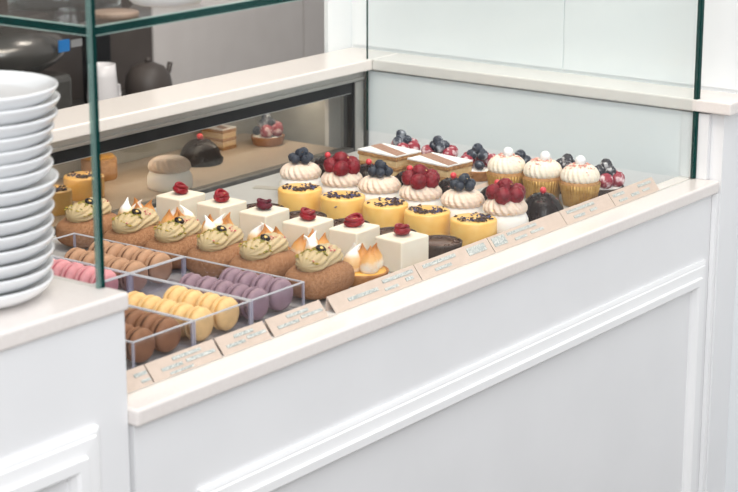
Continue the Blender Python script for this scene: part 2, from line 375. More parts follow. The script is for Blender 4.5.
# ------------------------------------------------------------------ macaron boxes and macarons
def acrylic_box(x0, x1, y0, y1, h):
    cx, cy = (x0+x1)/2, (y0+y1)/2; a, b = (x1-x0)/2-.0008, (y1-y0)/2-.0008; t = .0036
    r = thing('acrylic_box', (cx, cy, 0))
    m = MB()
    m.box(-a+t, a-t, -b+t, b-t, 0, .003)
    e = h-.0022
    for X0, X1, Y0, Y1 in ((-a, -a+t*.8, -b+t, b-t), (a-t*.8, a, -b+t, b-t), (-a+t, a-t, -b, -b+t*.8), (-a+t, a-t, b-t*.8, b)):
        m.box(X0, X1, Y0, Y1, .0, e)
    m.build('walls', M['acrylic'], r)
    m = MB()
    for X0, X1, Y0, Y1 in ((-a, -a+t*.8, -b+t, b-t), (a-t*.8, a, -b+t, b-t), (-a, a, -b, -b+t*.8), (-a, a, b-t*.8, b)):
        m.box(X0, X1, Y0, Y1, e+.0001, h)
    m.build('rim', M['acrylic_edge'], r)
    m = MB()
    for sx in (-1, 1):
        for sy in (-1, 1):
            MB().box(sx*a-(t if sx > 0 else 0), sx*a+(t if sx < 0 else 0), sy*b-(t if sy > 0 else 0), sy*b+(t if sy < 0 else 0), 0, e).build('corner_edge', M['acrylic_post'], r)
    return r
XS = [-1.718, -1.577, -1.435, -1.294]; YS = [.063, .339, .615]; BH = .05
blabs = {(0, 0): 'clear acrylic box of dark brown macarons nearest the stone counter corner',
         (1, 0): 'clear acrylic box holding yellow macarons', (2, 0): 'clear acrylic box holding lilac macarons',
         (1, 1): 'clear acrylic box holding pink macarons', (2, 1): 'clear acrylic box holding tan macarons'}
for (i, k), lab in blabs.items():
    tag(acrylic_box(XS[i], XS[i+1], YS[k], YS[k+1], BH), lab, 'box', 'acrylic macaron boxes')
SH, FI, RM = .013, .0075, .0275
def shell_mesh(name, m):
    prof = [(0, SH), (.010, SH*.985), (.0165, SH*.90), (.0215, SH*.70), (.0245, SH*.46), (.0256, SH*.26), (.0252, SH*.16), (.0262, SH*.10), (.0255, 0), (0, 0)]
    def rad(a, t, r):
        if .72 < t < .95: return r*(1+.012*math.sin(a*23+t*40)+.01*math.sin(a*37))
        return r
    return MB().lathe([(r_*1.075, z_) for r_, z_ in prof], 48, rad).mesh(name, m)
def fill_mesh(m): return MB().lathe([(0, -FI/2), (.0238, -FI/2), (.0252, 0), (.0238, FI/2), (0, FI/2)], 32).mesh('filling', m)
MAC = {k: (shell_mesh('shell', a), fill_mesh(b)) for k, (a, b) in MM.items()}
def macaron(kind, x, y, z, rx=0, rz=0):
    r = thing('macaron', (x, y, z)); r.rotation_euler = (rx, 0, rz)
    sh, fi = MAC[kind]
    put('shell', sh, r, (0, FI/2, 0), (-PI/2, random.random()*6, 0))
    put('shell', sh, r, (0, -FI/2, 0), (PI/2, random.random()*6, 0))
    put('filling', fi, r, (0, 0, 0), (PI/2, 0, 0))
    return r
PIT = 2*SH+FI+.0012
CN = {'purple': 'lilac', 'yellow': 'yellow', 'brown': 'chocolate brown', 'tan': 'tan', 'pink': 'pink'}
def mac_row(kind, x, y0, n, side):
    for i in range(n):
        rx = (.0 if i == 0 else random.uniform(.0, .05)); rz = random.uniform(-.05, .05)
        pos = ['front', 'second from the front', 'third from the front', 'fourth from the front', 'rearmost'][4 if i == n-1 and n > 3 else i]
        tag(macaron(kind, x+random.uniform(-.002, .002), y0+.0172+i*(PIT+.0006), .0030+RM+.001, rx, rz),
            '%s macaron, %s in the %s row of its clear box' % (CN[kind], pos, side), 'macaron', CN[kind]+' macarons in the acrylic box')
def rows(kind, i, k, nl, nr, dl=.006, drr=.006):
    c = (XS[i]+XS[i+1])/2; w = .0335
    if nl: mac_row(kind, c-w, YS[k]+.006+dl, nl, 'left')
    if nr: mac_row(kind, c+w, YS[k]+.006+drr, nr, 'right')
rows('purple', 2, 0, 5, 4, .001, .004)
rows('yellow', 1, 0, 5, 4, .001, .004)
rows('brown', 0, 0, 4, 4, .001, .004)
rows('tan', 2, 1, 5, 5, .002, .006)
rows('pink', 1, 1, 0, 5, .002, .004)

# ------------------------------------------------------------------ price cards
def card(x0, x1, strips, label, y=.0058, z=0, dep=.0205, h=.0255):
    r = thing('price_card', ((x0+x1)/2, y, z)); hw = (x1-x0)/2-.0006
    # folded card: sloping face to the customer, upright back, open ends
    t = .0012
    m = MB()
    m.prism([(0, 0), (dep, h), (dep+.0012, h), (dep+.003, 0), (dep+.0018, 0), (dep+.0002, h-.003), (.0015, .0)], -hw, hw)
    m.build('card', M['card'], r)
    u = Vector((0, dep, h)).normalized(); nrm = Vector((0, -h, dep)).normalized(); ln = math.hypot(dep, h)
    for (a, b, c, d) in strips:
        p = MB(); o = Vector((-hw+a*2*hw, 0, 0)); e = Vector((-hw+b*2*hw, 0, 0))
        vs = []
        for q in (0.0002, .0010):
            for base, s in ((o, c), (e, c), (e, d), (o, d)): vs.append(base+u*(s*ln)+nrm*q)
        p.add(vs, [(0, 3, 2, 1), (4, 5, 6, 7), (0, 1, 5, 4), (1, 2, 6, 5), (2, 3, 7, 6), (3, 0, 4, 7)], False)
        st = p.build('lettering', M['strip'], r)
    return tag(r, label, 'price card', 'beige price cards')
card(-1.832, -1.734, [(.70, .98, .55, .72), (.78, .98, .2, .34)], 'beige price card cut off by the white cabinet, left end of the row')
card(-1.732, -1.575, [(.36, .78, .70, .86), (.16, .46, .36, .52), (.52, .95, .38, .55), (.24, .58, .08, .2)], 'beige price card in front of the brown macarons')
card(-1.571, -1.452, [(.34, .74, .68, .84), (.12, .5, .30, .46), (.56, .96, .40, .56)], 'beige price card in front of the yellow macarons')
card(-1.446, -1.302, [(.34, .74, .68, .84), (.12, .5, .30, .46), (.56, .96, .40, .56)], 'beige price card in front of the lilac macarons')
card(-1.282, -1.029, [(.18, .52, .36, .56), (.60, .96, .62, .82), (.58, .74, .18, .34), (.84, .93, .28, .48)], 'long beige price card in front of the rightmost bun and lemon tart')
card(-1.0275, -.790, [(.08, .52, .62, .82), (.2, .42, .22, .4), (.68, .93, .36, .82)], 'long beige price card in front of the first white cube cake')
card(-.7885, -.528, [(.03, .2, .30, .88), (.24, .64, .68, .86), (.30, .46, .25, .42), (.52, .70, .30, .46)], 'long beige price card in front of the yellow mousse cakes')
card(-.5265, -.335, [(.10, .66, .66, .84), (.18, .40, .22, .40), (.52, .66, .28, .45)], 'long beige price card in front of the chocolate domes')
card(-.3335, -.146, [(.05, .30, .60, .80), (.12, .30, .18, .34), (.40, .58, .24, .44), (.62, .92, .66, .84), (.66, .82, .28, .44)], 'beige price card at the right end of the row by the glass edge')
card(-.470, -.385, [(.1, .9, .5, .74), (.3, .9, .15, .3)], 'small beige price card behind the pastries, beside the first cupcake', y=.262)

# ------------------------------------------------------------------ pastry building blocks
def fib(n):
    g = PI*(3-math.sqrt(5)); r = []
    for i in range(n):
        z = 1-2*(i+.5)/n; q = math.sqrt(1-z*z); r.append(Vector((q*math.cos(g*i), q*math.sin(g*i), z)))
    return r
FB = fib(46)
def bump(d):
    m = max(d.dot(p) for p in FB)
    return .85+.19*max(0., 1-(1-m)/.062)**.6
def rasp_mesh(m, r=.0125): return MB().ball((0, 0, 0), r, 36, 24, (1, 1, 1.12), None, bump).mesh('raspberry', m)
RASP = rasp_mesh(M['rasp']); RASPS = rasp_mesh(M['raspsugar']); BLKS = rasp_mesh(M['blacksugar'])
def blue_mesh(m, r=.0085):
    pr = [(0, -r)]
    for k in range(1, 11): a = -PI/2+PI*k/12.; pr.append((r*math.cos(a)*1.04, r*math.sin(a)*.94))
    pr += [(r*.42, r*.96), (r*.36, r*.98), (r*.30, r*.86), (r*.1, r*.80), (0, r*.8)]
    return MB().lathe(pr, 24).mesh('blueberry', m)
BLUE = blue_mesh(M['blue']); BLUES = blue_mesh(M['bluesugar'])
def crumbs(pts, r, rng, flat=.6):
    m = MB()
    for p in pts: m.chip(p, r*rng.uniform(.6, 1.3), rng, flat)
    return m
def swirl(prof, n, amp, twist, seg=72, sub=8):
    """piped rosette: prof (r,z) resampled, ridges twisting round"""
    pts = []
    for (r0, z0), (r1, z1) in zip(prof, prof[1:]):
        for k in range(sub): u = k/sub; pts.append((r0+(r1-r0)*u, z0+(z1-z0)*u))
    pts.append(prof[-1])
    def rad(a, t, r):
        s = math.cos(n*a+twist*t*PI); return r*(1+amp*(abs(s)*2-1))
    return MB().lathe(pts, seg, rad)

# ------------------------------------------------------------------ choux buns with pistachio cream
def rot_rope(L, R, nr, tw, amp, segx=40, seg=56, squash=.74):
    vs = []; fs = []
    for j in range(segx+1):
        t = j/segx; x = -L/2+L*t
        q = R*max(.0004, (1-abs(2*t-1)**3.2))**.55*(1+.10*math.sin(t*9+.5))
        for i in range(seg):
            a = 2*PI*i/seg; s = abs(math.cos(nr*a/2+tw*t*PI)); rr = q*(1+amp*(2*s**.8-1))
            vs.append((x, rr*math.cos(a), rr*math.sin(a)*squash))
    for j in range(segx):
        for i in range(seg): fs.append((j*seg+i, j*seg+(i+1) % seg, (j+1)*seg+(i+1) % seg, (j+1)*seg+i))
    fs += [tuple(range(seg))[::-1], tuple(segx*seg+i for i in range(seg))]
    return MB().add(vs, fs, True)
def choux(seed):
    rng = random.Random(seed); r = thing('choux_bun')
    def fn(d):
        n = noise.noise(Vector((d.x*3+seed, d.y*3, d.z*3)))
        e = (abs(d.x)**2.8+abs(d.y)**2.6+abs(d.z)**2.6)**(-1/2.7)
        return e*(1+.018*n)
    MB().ball((0, 0, .0305), .0305, 48, 30, (2.22, 1.62, 1), None, fn).build('bun', M['choux'], r)
    cr = rot_rope(.112, .0275, 12, 2.6, .085); o = cr.build('cream', M['pist'], r, (0.0, 0, .0655), (0, 0, .12))
    pts = []
    for k in range(70):
        x = rng.uniform(-.048, -.004); y = rng.gauss(-.004, .012); z = .0655+.0205*math.sqrt(max(.05, 1-(y/.029)**2))*(.93-abs(x/.056)**3*.6)
        pts.append((x, y, z+.001))
    stuff(crumbs(pts, .0042, rng).build('pistachio_crumbs', M['pistcrumb'], r))
    pts = []
    for k in range(40):
        x = rng.uniform(.002, .044); y = rng.gauss(0, .010); z = .0655+.0205*math.sqrt(max(.05, 1-(y/.029)**2))*(.93-abs(x/.056)**3*.6)
        pts.append((x, y, z+.001))
    if seed % 2 == 0: pts += [(rng.uniform(-.05, -.03), rng.uniform(-.024, -.012), .076) for k in range(16)]
    stuff(crumbs(pts, .0030, rng).build('dried_raspberry_crumbs', M['pinkcrumb'], r))
    pl = MB().lathe([(0, 0), (.006, 0), (.009, .0015), (.0095, .003), (.006, .005), (0, .0055)], 24).build('chocolate_button', M['darkcho'], r, (-.004, -.006, .0845), (.5, -.1, 0))
    MB().lathe([(0, 0), (.0035, .0), (.003, .001), (0, .0014)], 12).build('gold_leaf', M['gold'], pl, (-.001, -.001, .0054))
    return r
ych = [.665, .535, .428, .325, .222, .097]
lab = ['brown choux bun with pistachio cream farthest back, behind the glass corner',
       'second choux bun with pistachio cream from the glass corner',
       'third choux bun with pistachio cream from the back',
       'choux bun with pistachio cream and red crumbs, third from the front',
       'choux bun with pistachio cream, second from the front of its row',
       'frontmost choux bun with pistachio cream beside the price card']
cp = [choux(1), choux(2)]
for i, y in enumerate(ych):
    o = cp[i] if i < 2 else dup(cp[i % 2 if i != 3 else 1])
    o.location = (-1.212 if i else -1.205, y, 0); o.rotation_euler.z = random.uniform(-.06, .06)
    tag(o, lab[i], 'pastry', 'choux buns with pistachio cream')

# ------------------------------------------------------------------ lemon meringue tarts
def tart_shell(R, h, m, parent, name='tart_shell'):
    n = 60
    return MB().lathe([(0, 0), (R*.84, 0), (R*.87, .001), (R*.985, h*.85), (R, h), (R*.96, h+.001), (R*.92, h), (R*.90, h*.86), (0, h*.86)], n,
                      lambda a, t, r: r*(1+.012*math.cos(30*a)*(1 if t < .62 else 0))).build(name, m, parent)
def peak(m, R=.0165, H=.043, curl=0.):
    q = H/.043; pr = [(R*.82, 0), (R, .005*q), (R*1.0, .012*q), (R*.88, .019*q), (R*.62, .026*q), (R*.34, .032*q), (R*.15, .038*q), (R*.05, H-.0005), (0, H)]
    mb = MB().lathe(pr, 24, lambda a, t, r: r*(1+.03*math.cos(5*a+4*t)))
    if curl:
        mb.v = [(x+curl*max(0, (z-.026)/.016)**2*.006, y, z-abs(curl)*max(0, (z-.034)/.008)*.002) for x, y, z in mb.v]
    return mb
PK = [peak(M['toast'], .0175, .052, .6).mesh('meringue_peak', M['toast']), peak(M['toastlight'], .017, .054, -.9).mesh('meringue_peak', M['toastlight']),
      peak(M['toast'], .0175, .050, -.3).mesh('meringue_peak', M['toast'])]
def lemon(seed):
    rng = random.Random(seed); r = thing('lemon_meringue_tart')
    tart_shell(.0465, .023, M['tart'], r)
    MB().lathe([(0, .0205), (.042, .0205), (.041, .0235), (.02, .0255), (0, .026)], 40).build('lemon_curd', M['curd'], r)
    for k in range(4):
        a = PI/4+k*PI/2+rng.uniform(-.15, .15)
        put('meringue_peak', PK[(k+seed) % 3], r, (.0215*math.cos(a), .0215*math.sin(a), .0235), (0, 0, rng.random()*6))
    put('meringue_peak', PK[(seed+1) % 3], r, (0, 0, .027), (0, 0, rng.random()*6), (.9, .9, .95))
    return r
lp = [lemon(3), lemon(4)]
lab = ['farthest lemon meringue tart, half behind the glass corner', 'lemon meringue tart beside the second bun from the back',
       'third lemon meringue tart from the back, peaks above a bun', 'lemon meringue tart beside the fourth bun from the back',
       'second lemon meringue tart from the front, toasted peaks showing', 'frontmost lemon meringue tart, its toasted peaks in full view']
for i, y in enumerate([.640, .530, .432, .312, .205, .086]):
    o = lp[i] if i < 2 else dup(lp[i % 2]); o.location = (-1.098 if i < 5 else -1.100, y, 0); o.rotation_euler.z = i*.4
    tag(o, lab[i], 'tart', 'lemon meringue tarts')

# ------------------------------------------------------------------ white cube cakes
def half_rasp():
    """raspberry cut open: a shallow red cup of drupelets"""
    mb = MB().ball((0, 0, 0), .0165, 36, 22, (1.2, .95, .55), None, bump)
    mb.tube([(.0145*math.cos(a), .011*math.sin(a), .0075+.002*math.sin(2*a)) for a in [k*PI/10 for k in range(21)]], .0034, 8)
    return mb
HR = half_rasp().mesh('raspberry', M['raspdark']); HRD = half_rasp().mesh('raspberry', M['raspwine'])
def cube():
    r = thing('cube_cake')
    MB().box(-.0385, .0385, -.033, .033, 0, .062, .0035, 3).build('cake', M['cake'], r)
    b = put('raspberry', HR, r, (.002, .002, .0705), (.15, .1, .3))
    MB().chip((0, -.004, .0085), .0032, random.Random(5), .4).build('gold_leaf', M['gold'], b)
    return r
c0 = cube()
lab = ['white cube cake farthest back in its row, raspberry half on top', 'second white cube cake from the back', 'third white cube cake from the back, darker raspberry',
       'white cube cake third from the front', 'white cube cake second from the front', 'frontmost white cube cake beside the price cards']
for i, y in enumerate([.630, .522, .413, .295, .195, .085]):
    o = c0 if i == 0 else dup(c0); o.location = (-.982 if i != 3 else -.995, y, 0); o.rotation_euler.z = [0, -.04, .03, 0, .03, -.10][i]
    b = [c for c in o.children if c.name.startswith('raspberry')][0]; b.rotation_euler = (random.uniform(-.1, .35), random.uniform(-.2, .2), random.uniform(-1, 1))
    if i == 2: b.data = HRD
    tag(o, lab[i], 'cake', 'white cube cakes')

# ------------------------------------------------------------------ chocolate tarts
def choctart():
    rng = random.Random(8); r = thing('chocolate_tart')
    tart_shell(.0435, .031, M['tartchoc'], r)
    MB().lathe([(0, .0268), (.0388, .0268), (.0375, .0292), (0, .0292)], 40).build('ganache', M['milkcho'], r)
    pts = [((.0315+rng.uniform(-.005, .005))*math.cos(a), (.0315+rng.uniform(-.005, .005))*math.sin(a), .0305) for a in [rng.random()*2*PI for k in range(80)]]
    stuff(crumbs(pts, .0026, rng, .9).build('chocolate_crumbs', M['milkcho'], r))
    m = MB(); m.chip((.030, -.020, .0335), .005, rng, .25); m.build('gold_leaf', M['gold'], r)
    return r
t0 = choctart()
lab = ['dark chocolate tart farthest back, only its rim showing behind the cubes', 'second chocolate tart from the back, rim peeking between cubes', 'third chocolate tart from the back, mostly behind a cube',
       'chocolate tart second from the front, dark rim behind the cubes', 'frontmost dark chocolate tart with crumb ring, in full view']
for i, y in enumerate([.505, .397, .290, .178, .074]):
    o = t0 if i == 0 else dup(t0); o.location = (-.878, y, 0); o.rotation_euler.z = i*.9 if i < 4 else 0
    tag(o, lab[i], 'tart', 'chocolate tarts')

# ------------------------------------------------------------------ yellow mousse cakes
def mousse(seed):
    rng = random.Random(seed); r = thing('mousse_cake'); R = .0455
    MB().lathe([(0, 0), (R-.001, 0), (R, .001), (R, .046), (R-.0012, .0485), (R-.004, .05), (R*.5, .0502), (0, .0502)], 64).build('mousse', M['mousse'], r)
    pn = []; pb = []
    for k in range(84):
        a = rng.gauss(PI+.6, 1.15); q = rng.uniform(.013, .037)
        (pn if rng.random() < .62 else pb).append((q*math.cos(a), q*math.sin(a), .0515+rng.random()*.002))
    if seed == 2: pb.append((-.044, -.016, .036))
    stuff(crumbs(pn, .0050, rng, .5).build('cocoa_nibs', M['nib'], r)); stuff(crumbs(pb, .0050, rng, .4).build('blue_petals', M['petal'], r))
    return r
m0 = [mousse(1), mousse(2)]
lab = ['yellow mousse cake farthest back, topped with cocoa nibs', 'second yellow mousse cake from the back, blue petal on its side', 'middle cake of the five yellow mousse cakes',
       'yellow mousse cake second from the front', 'frontmost yellow mousse cake beside the price cards']
for i, y in enumerate([.506, .395, .288, .187, .078]):
    o = m0[i] if i < 2 else dup(m0[0]); o.location = (-.757, y, 0); o.rotation_euler.z = [0, 0, .9, -.5, .4][i]
    tag(o, lab[i], 'cake', 'yellow mousse cakes')

# ------------------------------------------------------------------ pavlovas
def pavlova(kind, seed):
    rng = random.Random(seed); r = thing('pavlova')
    MB().lathe([(0, 0), (.042, 0), (.0455, .003), (.0470, .012), (.046, .027), (.041, .038), (.03, .043), (0, .044)], 48).build('meringue', M['mering'], r)
    swirl([(.030, .040), (.0395, .0415), (.0425, .0475), (.0415, .054), (.037, .061), (.031, .066), (.021, .0695), (.008, .071), (0, .0712)], 9, .055, 2.2, 126).build('cream', M['cream'], r)
    if kind == 'blue':
        pts = [(-.018, -.006, .081), (.000, -.018, .080), (.018, -.005, .081), (.008, .014, .080), (-.012, .012, .081), (-.006, -.006, .093), (.010, .003, .092)]
        for p in pts: put('blueberry', BLUE, r, p, (rng.uniform(-1, 1), rng.uniform(-1, 1), 0), (1.16, 1.16, 1.16))
    else:
        pts = [(-.026, -.009, .078), (-.003, -.025, .0775), (.025, -.012, .078), (.018, .018, .079), (-.012, .019, .079), (.002, .002, .091)]
        for p in pts: put('raspberry', RASP, r, p, (rng.uniform(-.5, .5)+.6, rng.uniform(-.5, .5), rng.random()*6), (1.3, 1.3, 1.25))
    g = MB(); g.chip((-.006, -.016, .0965 if kind == 'blue' else .099), .003, rng, .3)
    g.build('gold_leaf', M['gold'], r)
    if seed > 2:
        g = MB()
        for k in range(4): a = rng.uniform(2.6, 5.2); g.chip((.041*math.cos(a), .041*math.sin(a), .051+rng.uniform(-.008, .006)), .0035, rng, .5)
        stuff(g.build('praline_bits', M['gold'], r))
    return r
pv = {'blue': [pavlova('blue', 1), pavlova('blue', 3)], 'rasp': [pavlova('rasp', 2), pavlova('rasp', 4)]}
used = set()
seqp = [('blue', 0), ('rasp', 0), ('blue', 1), ('rasp', 0), ('blue', 1), ('rasp', 1)]
lab = ['blueberry topped meringue farthest back in its row', 'raspberry topped meringue farthest back in its row', 'middle blueberry topped meringue of the row',
       'middle raspberry topped meringue of the row', 'blueberry topped meringue nearest the front', 'raspberry topped meringue nearest the front, beside the dome']
PVX = -.647; PVY = [.592, .482, .384, .281, .178, .077]
for i, (k, v) in enumerate(seqp):
    o = pv[k][v]
    if (k, v) in used: o = dup(o)
    used.add((k, v)); o.location = (PVX, PVY[i], 0.001); o.rotation_euler.z = random.uniform(-.4, .4)
    tag(o, lab[i], 'meringue', 'fruit topped meringues')
cb = MB().box(-.012, .012, -.03, .03, 0, .0022).build('board_tab', M['board']); cb.location = (-.640, .690, 0); cb.rotation_euler.z = .35
tag(cb, 'small grey card tab on the deck beside the rearmost blueberry meringue', 'card tab')

# ------------------------------------------------------------------ chocolate domes
def dome():
    rng = random.Random(3); r = thing('chocolate_dome')
    MB().lathe([(0, 0), (.0445, 0), (.0455, .004), (.0445, .014), (.0405, .027), (.033, .040), (.021, .050), (.009, .0535), (0, .054)], 48).build('dome', M['darkcho'], r)
    pts = []
    for k in range(120):
        a = rng.random()*2*PI; t = rng.random()**1.5*.012; pts.append(((.0455-t*.06)*math.cos(a), (.0455-t*.06)*math.sin(a), .003+t))
    for k in range(110):
        a = rng.gauss(2.9, .8); e = rng.uniform(.25, 1.3); q = .0455*math.cos(e); pts.append((q*math.cos(a), q*math.sin(a), .054*math.sin(e)*.99+.001))
    stuff(crumbs(pts, .0036, rng, .7).build('cocoa_crumbs', M['cocoacrumb'], r))
    MB().ball((0, 0, .0595), .0068, 20, 12).build('sugar_pearl', M['pearl'], r)
    pts = []
    for k in range(26):
        a = rng.gauss(-1.2, 1.3); e = rng.uniform(.6, 1.45); q = .0462*math.cos(e); pts.append((q*math.cos(a), q*math.sin(a), .0545*math.sin(e)+.0006))
    stuff(crumbs(pts, .0018, rng, .6).build('red_crumbs', M['pinkcrumb'], r))
    return r
d0 = dome()
lab = ['dark chocolate dome farthest back, behind the rearmost raspberry meringue', 'second chocolate dome from the back, red pearl on top', 'third chocolate dome from the back, behind raspberries',
       'chocolate dome third from the front, between blueberry meringue and price card', 'chocolate dome second from the front, behind raspberries', 'frontmost glossy chocolate dome with red pearl, in full view']
for i, y in enumerate([.625, .513, .405, .293, .184, .074]):
    o = d0 if i == 0 else dup(d0); o.location = (-.512, y, 0); o.rotation_euler.z = random.uniform(-.3, .3)
    tag(o, lab[i], 'cake', 'chocolate domes')

# ------------------------------------------------------------------ mille-feuilles
def slab(sx, sy, z0, z1, amp, seed):
    n = 26; vs = []; fs = []
    ring = []
    for k in range(4*n):
        s = k//n; u = (k % n)/n
        x, y = [(-1+2*u, -1), (1, -1+2*u), (1-2*u, 1), (-1, 1-2*u)][s]
        j = 1+amp*noise.noise(Vector((x*7+seed, y*7, z0*200)))
        ring.append((x*sx*j, y*sy*j))
    for z in (z0, (z0+z1)/2, z1):
        g = 1.012 if z not in (z0, z1) else 1
        vs += [(x*g, y*g, z+.0006*noise.noise(Vector((x*90, y*90, z*50+seed)))) for x, y in ring]
    N = 4*n
    for l in range(2):
        for i in range(N): fs.append((l*N+i, l*N+(i+1) % N, (l+1)*N+(i+1) % N, (l+1)*N+i))
    fs += [tuple(range(N))[::-1], tuple(range(2*N, 3*N))]
    return MB().add(vs, fs, False)
def millef():
    r = thing('mille_feuille'); a, b = .041, .058
    for k, z in enumerate((0, .0225, .045)):
        slab(a, b, z, z+.0085, .03, k*5+1).build('pastry_layer', M['puff'], r)
    for k, z in enumerate((.0086, .0311)):
        slab(a*.965, b*.965, z, z+.0138, .04, k*3+7).build('custard_layer', M['custard'], r)
    ic = slab(a*.99, b*.99, .0537, .0575, .02, 3).build('icing', M['icing'], r)
    q = [(-.002, b*.985), (.031, b*.985), (-.006, -b*.985), (-.037, -b*.985)]
    q = [q[3], q[2], q[1], q[0]]
    MB().add([(x, y, .0577) for x, y in q]+[(x, y, .0583) for x, y in q], [(3, 2, 1, 0), (4, 5, 6, 7)]+[(i, (i+1) % 4, 4+(i+1) % 4, 4+i) for i in range(4)], False).build('cocoa_stripe', M['stripe'], ic)
    return r
f0 = millef()
f1 = dup(f0)
f0.location = (-.378, .556, 0); f0.rotation_euler.z = -.13; f1.location = (-.390, .412, 0); f1.rotation_euler.z = -.12
tag(f0, 'iced mille-feuille slice with a brown stripe, farther from the front glass', 'pastry', 'mille-feuille slices')
tag(f1, 'iced mille-feuille slice with a brown stripe, nearer the price card', 'pastry', 'mille-feuille slices')

# ------------------------------------------------------------------ cupcakes
def cupcake():
    rng = random.Random(4); r = thing('cupcake')
    n = 240
    MB().lathe([(.031, 0), (.0335, .0005), (.0428, .047), (.0423, .0475), (.033, .003), (.0, .003)], n, lambda a, t, q: q*(1+(.016*math.cos(40*a) if q > .01 else 0))).build('paper_cup', M['liner'], r)
    MB().lathe([(.0, .004), (.0315, .004), (.0400, .042), (.0402, .047), (.0385, .0525), (.03, .055), (0, .056)], 48).build('sponge', M['sponge'], r)
    dome_ = [(.030, .051), (.0375, .0530), (.0398, .058), (.0396, .064), (.0372, .071), (.0330, .077), (.026, .082), (.017, .0852), (.008, .0862), (0, .0864)]
    swirl(dome_, 10, .04, 1.5, 120, 6).build('frosting', M['frost'], r)
    MB().ball((-.002, -.004, .0925), .0112, 24, 14).build('sugar_pearl', M['sugarball'], r)
    pts = []
    for k in range(80):
        a = rng.random()*2*PI; q = rng.uniform(.012, .036)
        z = .0865-.0022*(q/.017)**2 if q < .017 else .0852-(q-.017)*.55-max(0, q-.030)*.9
        pts.append((q*math.cos(a), q*math.sin(a), z+.0012))
    stuff(crumbs(pts, .0042, rng, .45).build('pink_sprinkles', M['pinkbit'], r))
    return r
k0 = cupcake()
lab = ['frosted cupcake in a gold cup, leftmost of the three', 'frosted cupcake in a gold cup, middle of the three', 'frosted cupcake in a gold cup, rightmost of the three, nearest the front']
for i, (x, y) in enumerate([(-.378, .248), (-.370, .163), (-.363, .0765)]):
    o = k0 if i == 0 else dup(k0); o.location = (x, y-.0, 0); o.rotation_euler.z = i*1.3
    tag(o, lab[i], 'cupcake', 'frosted cupcakes')

# ------------------------------------------------------------------ berry tarts by the right panel
def berrytart(kind, seed):
    rng = random.Random(seed); r = thing('berry_tart')
    tart_shell(.0425, .022, M['tartchoc'] if kind == 2 else M['tart'], r)
    MB().lathe([(0, .0195), (.038, .0195), (.036, .0235), (0, .026)], 32).build('cream', M['mering'], r)
    pr = [(-.024, -.017), (.004, -.027), (.028, -.006), (.016, .024), (-.016, .022)]
    for k, (x, y) in enumerate(pr):
        if kind != 2 and k in (4,): put('blueberry', BLUES, r, (x, y, .034), (rng.uniform(-1, 1), rng.uniform(-1, 1), 0), (1.3, 1.3, 1.3))
        else: put('raspberry', RASPS, r, (x, y, .0385), (rng.uniform(-.7, .7), rng.uniform(-.7, .7), rng.random()*6), (1.3, 1.3, 1.2))
    top = [(-.013, .003, .054), (.010, .010, .054), (.002, -.011, .055), (.000, .004, .067)]
    for k, p in enumerate(top):
        if kind == 2: put('blackberry', BLKS, r, p, (rng.uniform(-.7, .7), rng.uniform(-.7, .7), rng.random()*6), (1.0, 1.0, 1.0))
        else: put('blueberry', BLUES, r, p, (rng.uniform(-1, 1), rng.uniform(-1, 1), 0), (1.4, 1.4, 1.4))
    return r
bt = [berrytart(0, 1), berrytart(2, 2)]
lab = ['sugar dusted berry tart farthest back, behind the rear mille-feuille', 'sugar dusted berry tart behind the front mille-feuille', 'sugar dusted berry tart to the left of the first cupcake',
       'berry tart hidden behind the middle cupcake', 'berry tart with blackberries peeking between the last two cupcakes', 'sugar dusted berry tart in the front right corner by the glass edge']
BTP = [(-.268, .600), (-.270, .496), (-.285, .382), (-.285, .275), (-.270, .168), (-.266, .075)]
for i, (x, y) in enumerate(BTP):
    o = bt[0] if i == 0 else (bt[1] if i == 4 else dup(bt[0 if i < 4 else 1])); o.location = (x, y, 0); o.rotation_euler.z = i*.8
    tag(o, lab[i], 'tart', 'sugar dusted berry tarts')

# ------------------------------------------------------------------ pastries on the low shelf behind the glass door
ZL = -.06
def back_copy(o, x, y, label, cat, rz=0):
    c = dup(o); c.location = (x, y, ZL); c.rotation_euler.z = rz
    if 'group' in c: del c['group']
    return tag(c, label, cat)
back_copy(bt[0], -.068, 1.165, 'berry tart on the low shelf seen behind the rear glass door', 'tart')
c = back_copy(f0, -.175, 1.235, 'square layered pastry behind the rear glass, left of the berry tart there', 'pastry'); c.scale = (.62, .62, .95)
dd = back_copy(d0, -.335, 1.155, 'chocolate dome with crumbed base behind the rear glass door', 'cake', 1.5); dd.scale = (1.15, 1.15, 1.1)
mg = tag(thing('meringue', (-.575, 1.035, ZL)), 'white meringue with a cream swirl behind the rear glass door', 'meringue')
for ch in pv['blue'][0].children:
    if ch.name.startswith(('meringue', 'cream')): dup(ch, mg)
mg.scale = (1.12, 1.12, 1.05)
back_copy(m0[0], -.755, 1.13, 'yellow mousse cake behind the rear glass, right of the glass corner', 'cake')
bb = thing('sponge_cake', (-.60, 1.235, ZL)); MB().lathe([(0, 0), (.04, 0), (.042, .004), (.042, .045), (.04, .05), (0, .05)], 40).build('cake', M['sponge'], bb)
MB().lathe([(0, .0501), (.038, .0501), (.034, .056), (0, .058)], 32).build('glaze', M['curd'], bb)
tag(bb, 'golden round cake behind the rear glass, left of the white meringue', 'cake')
back_copy(m0[1], -.895, 1.09, 'yellow mousse cake behind the rear glass, left of the glass corner', 'cake')

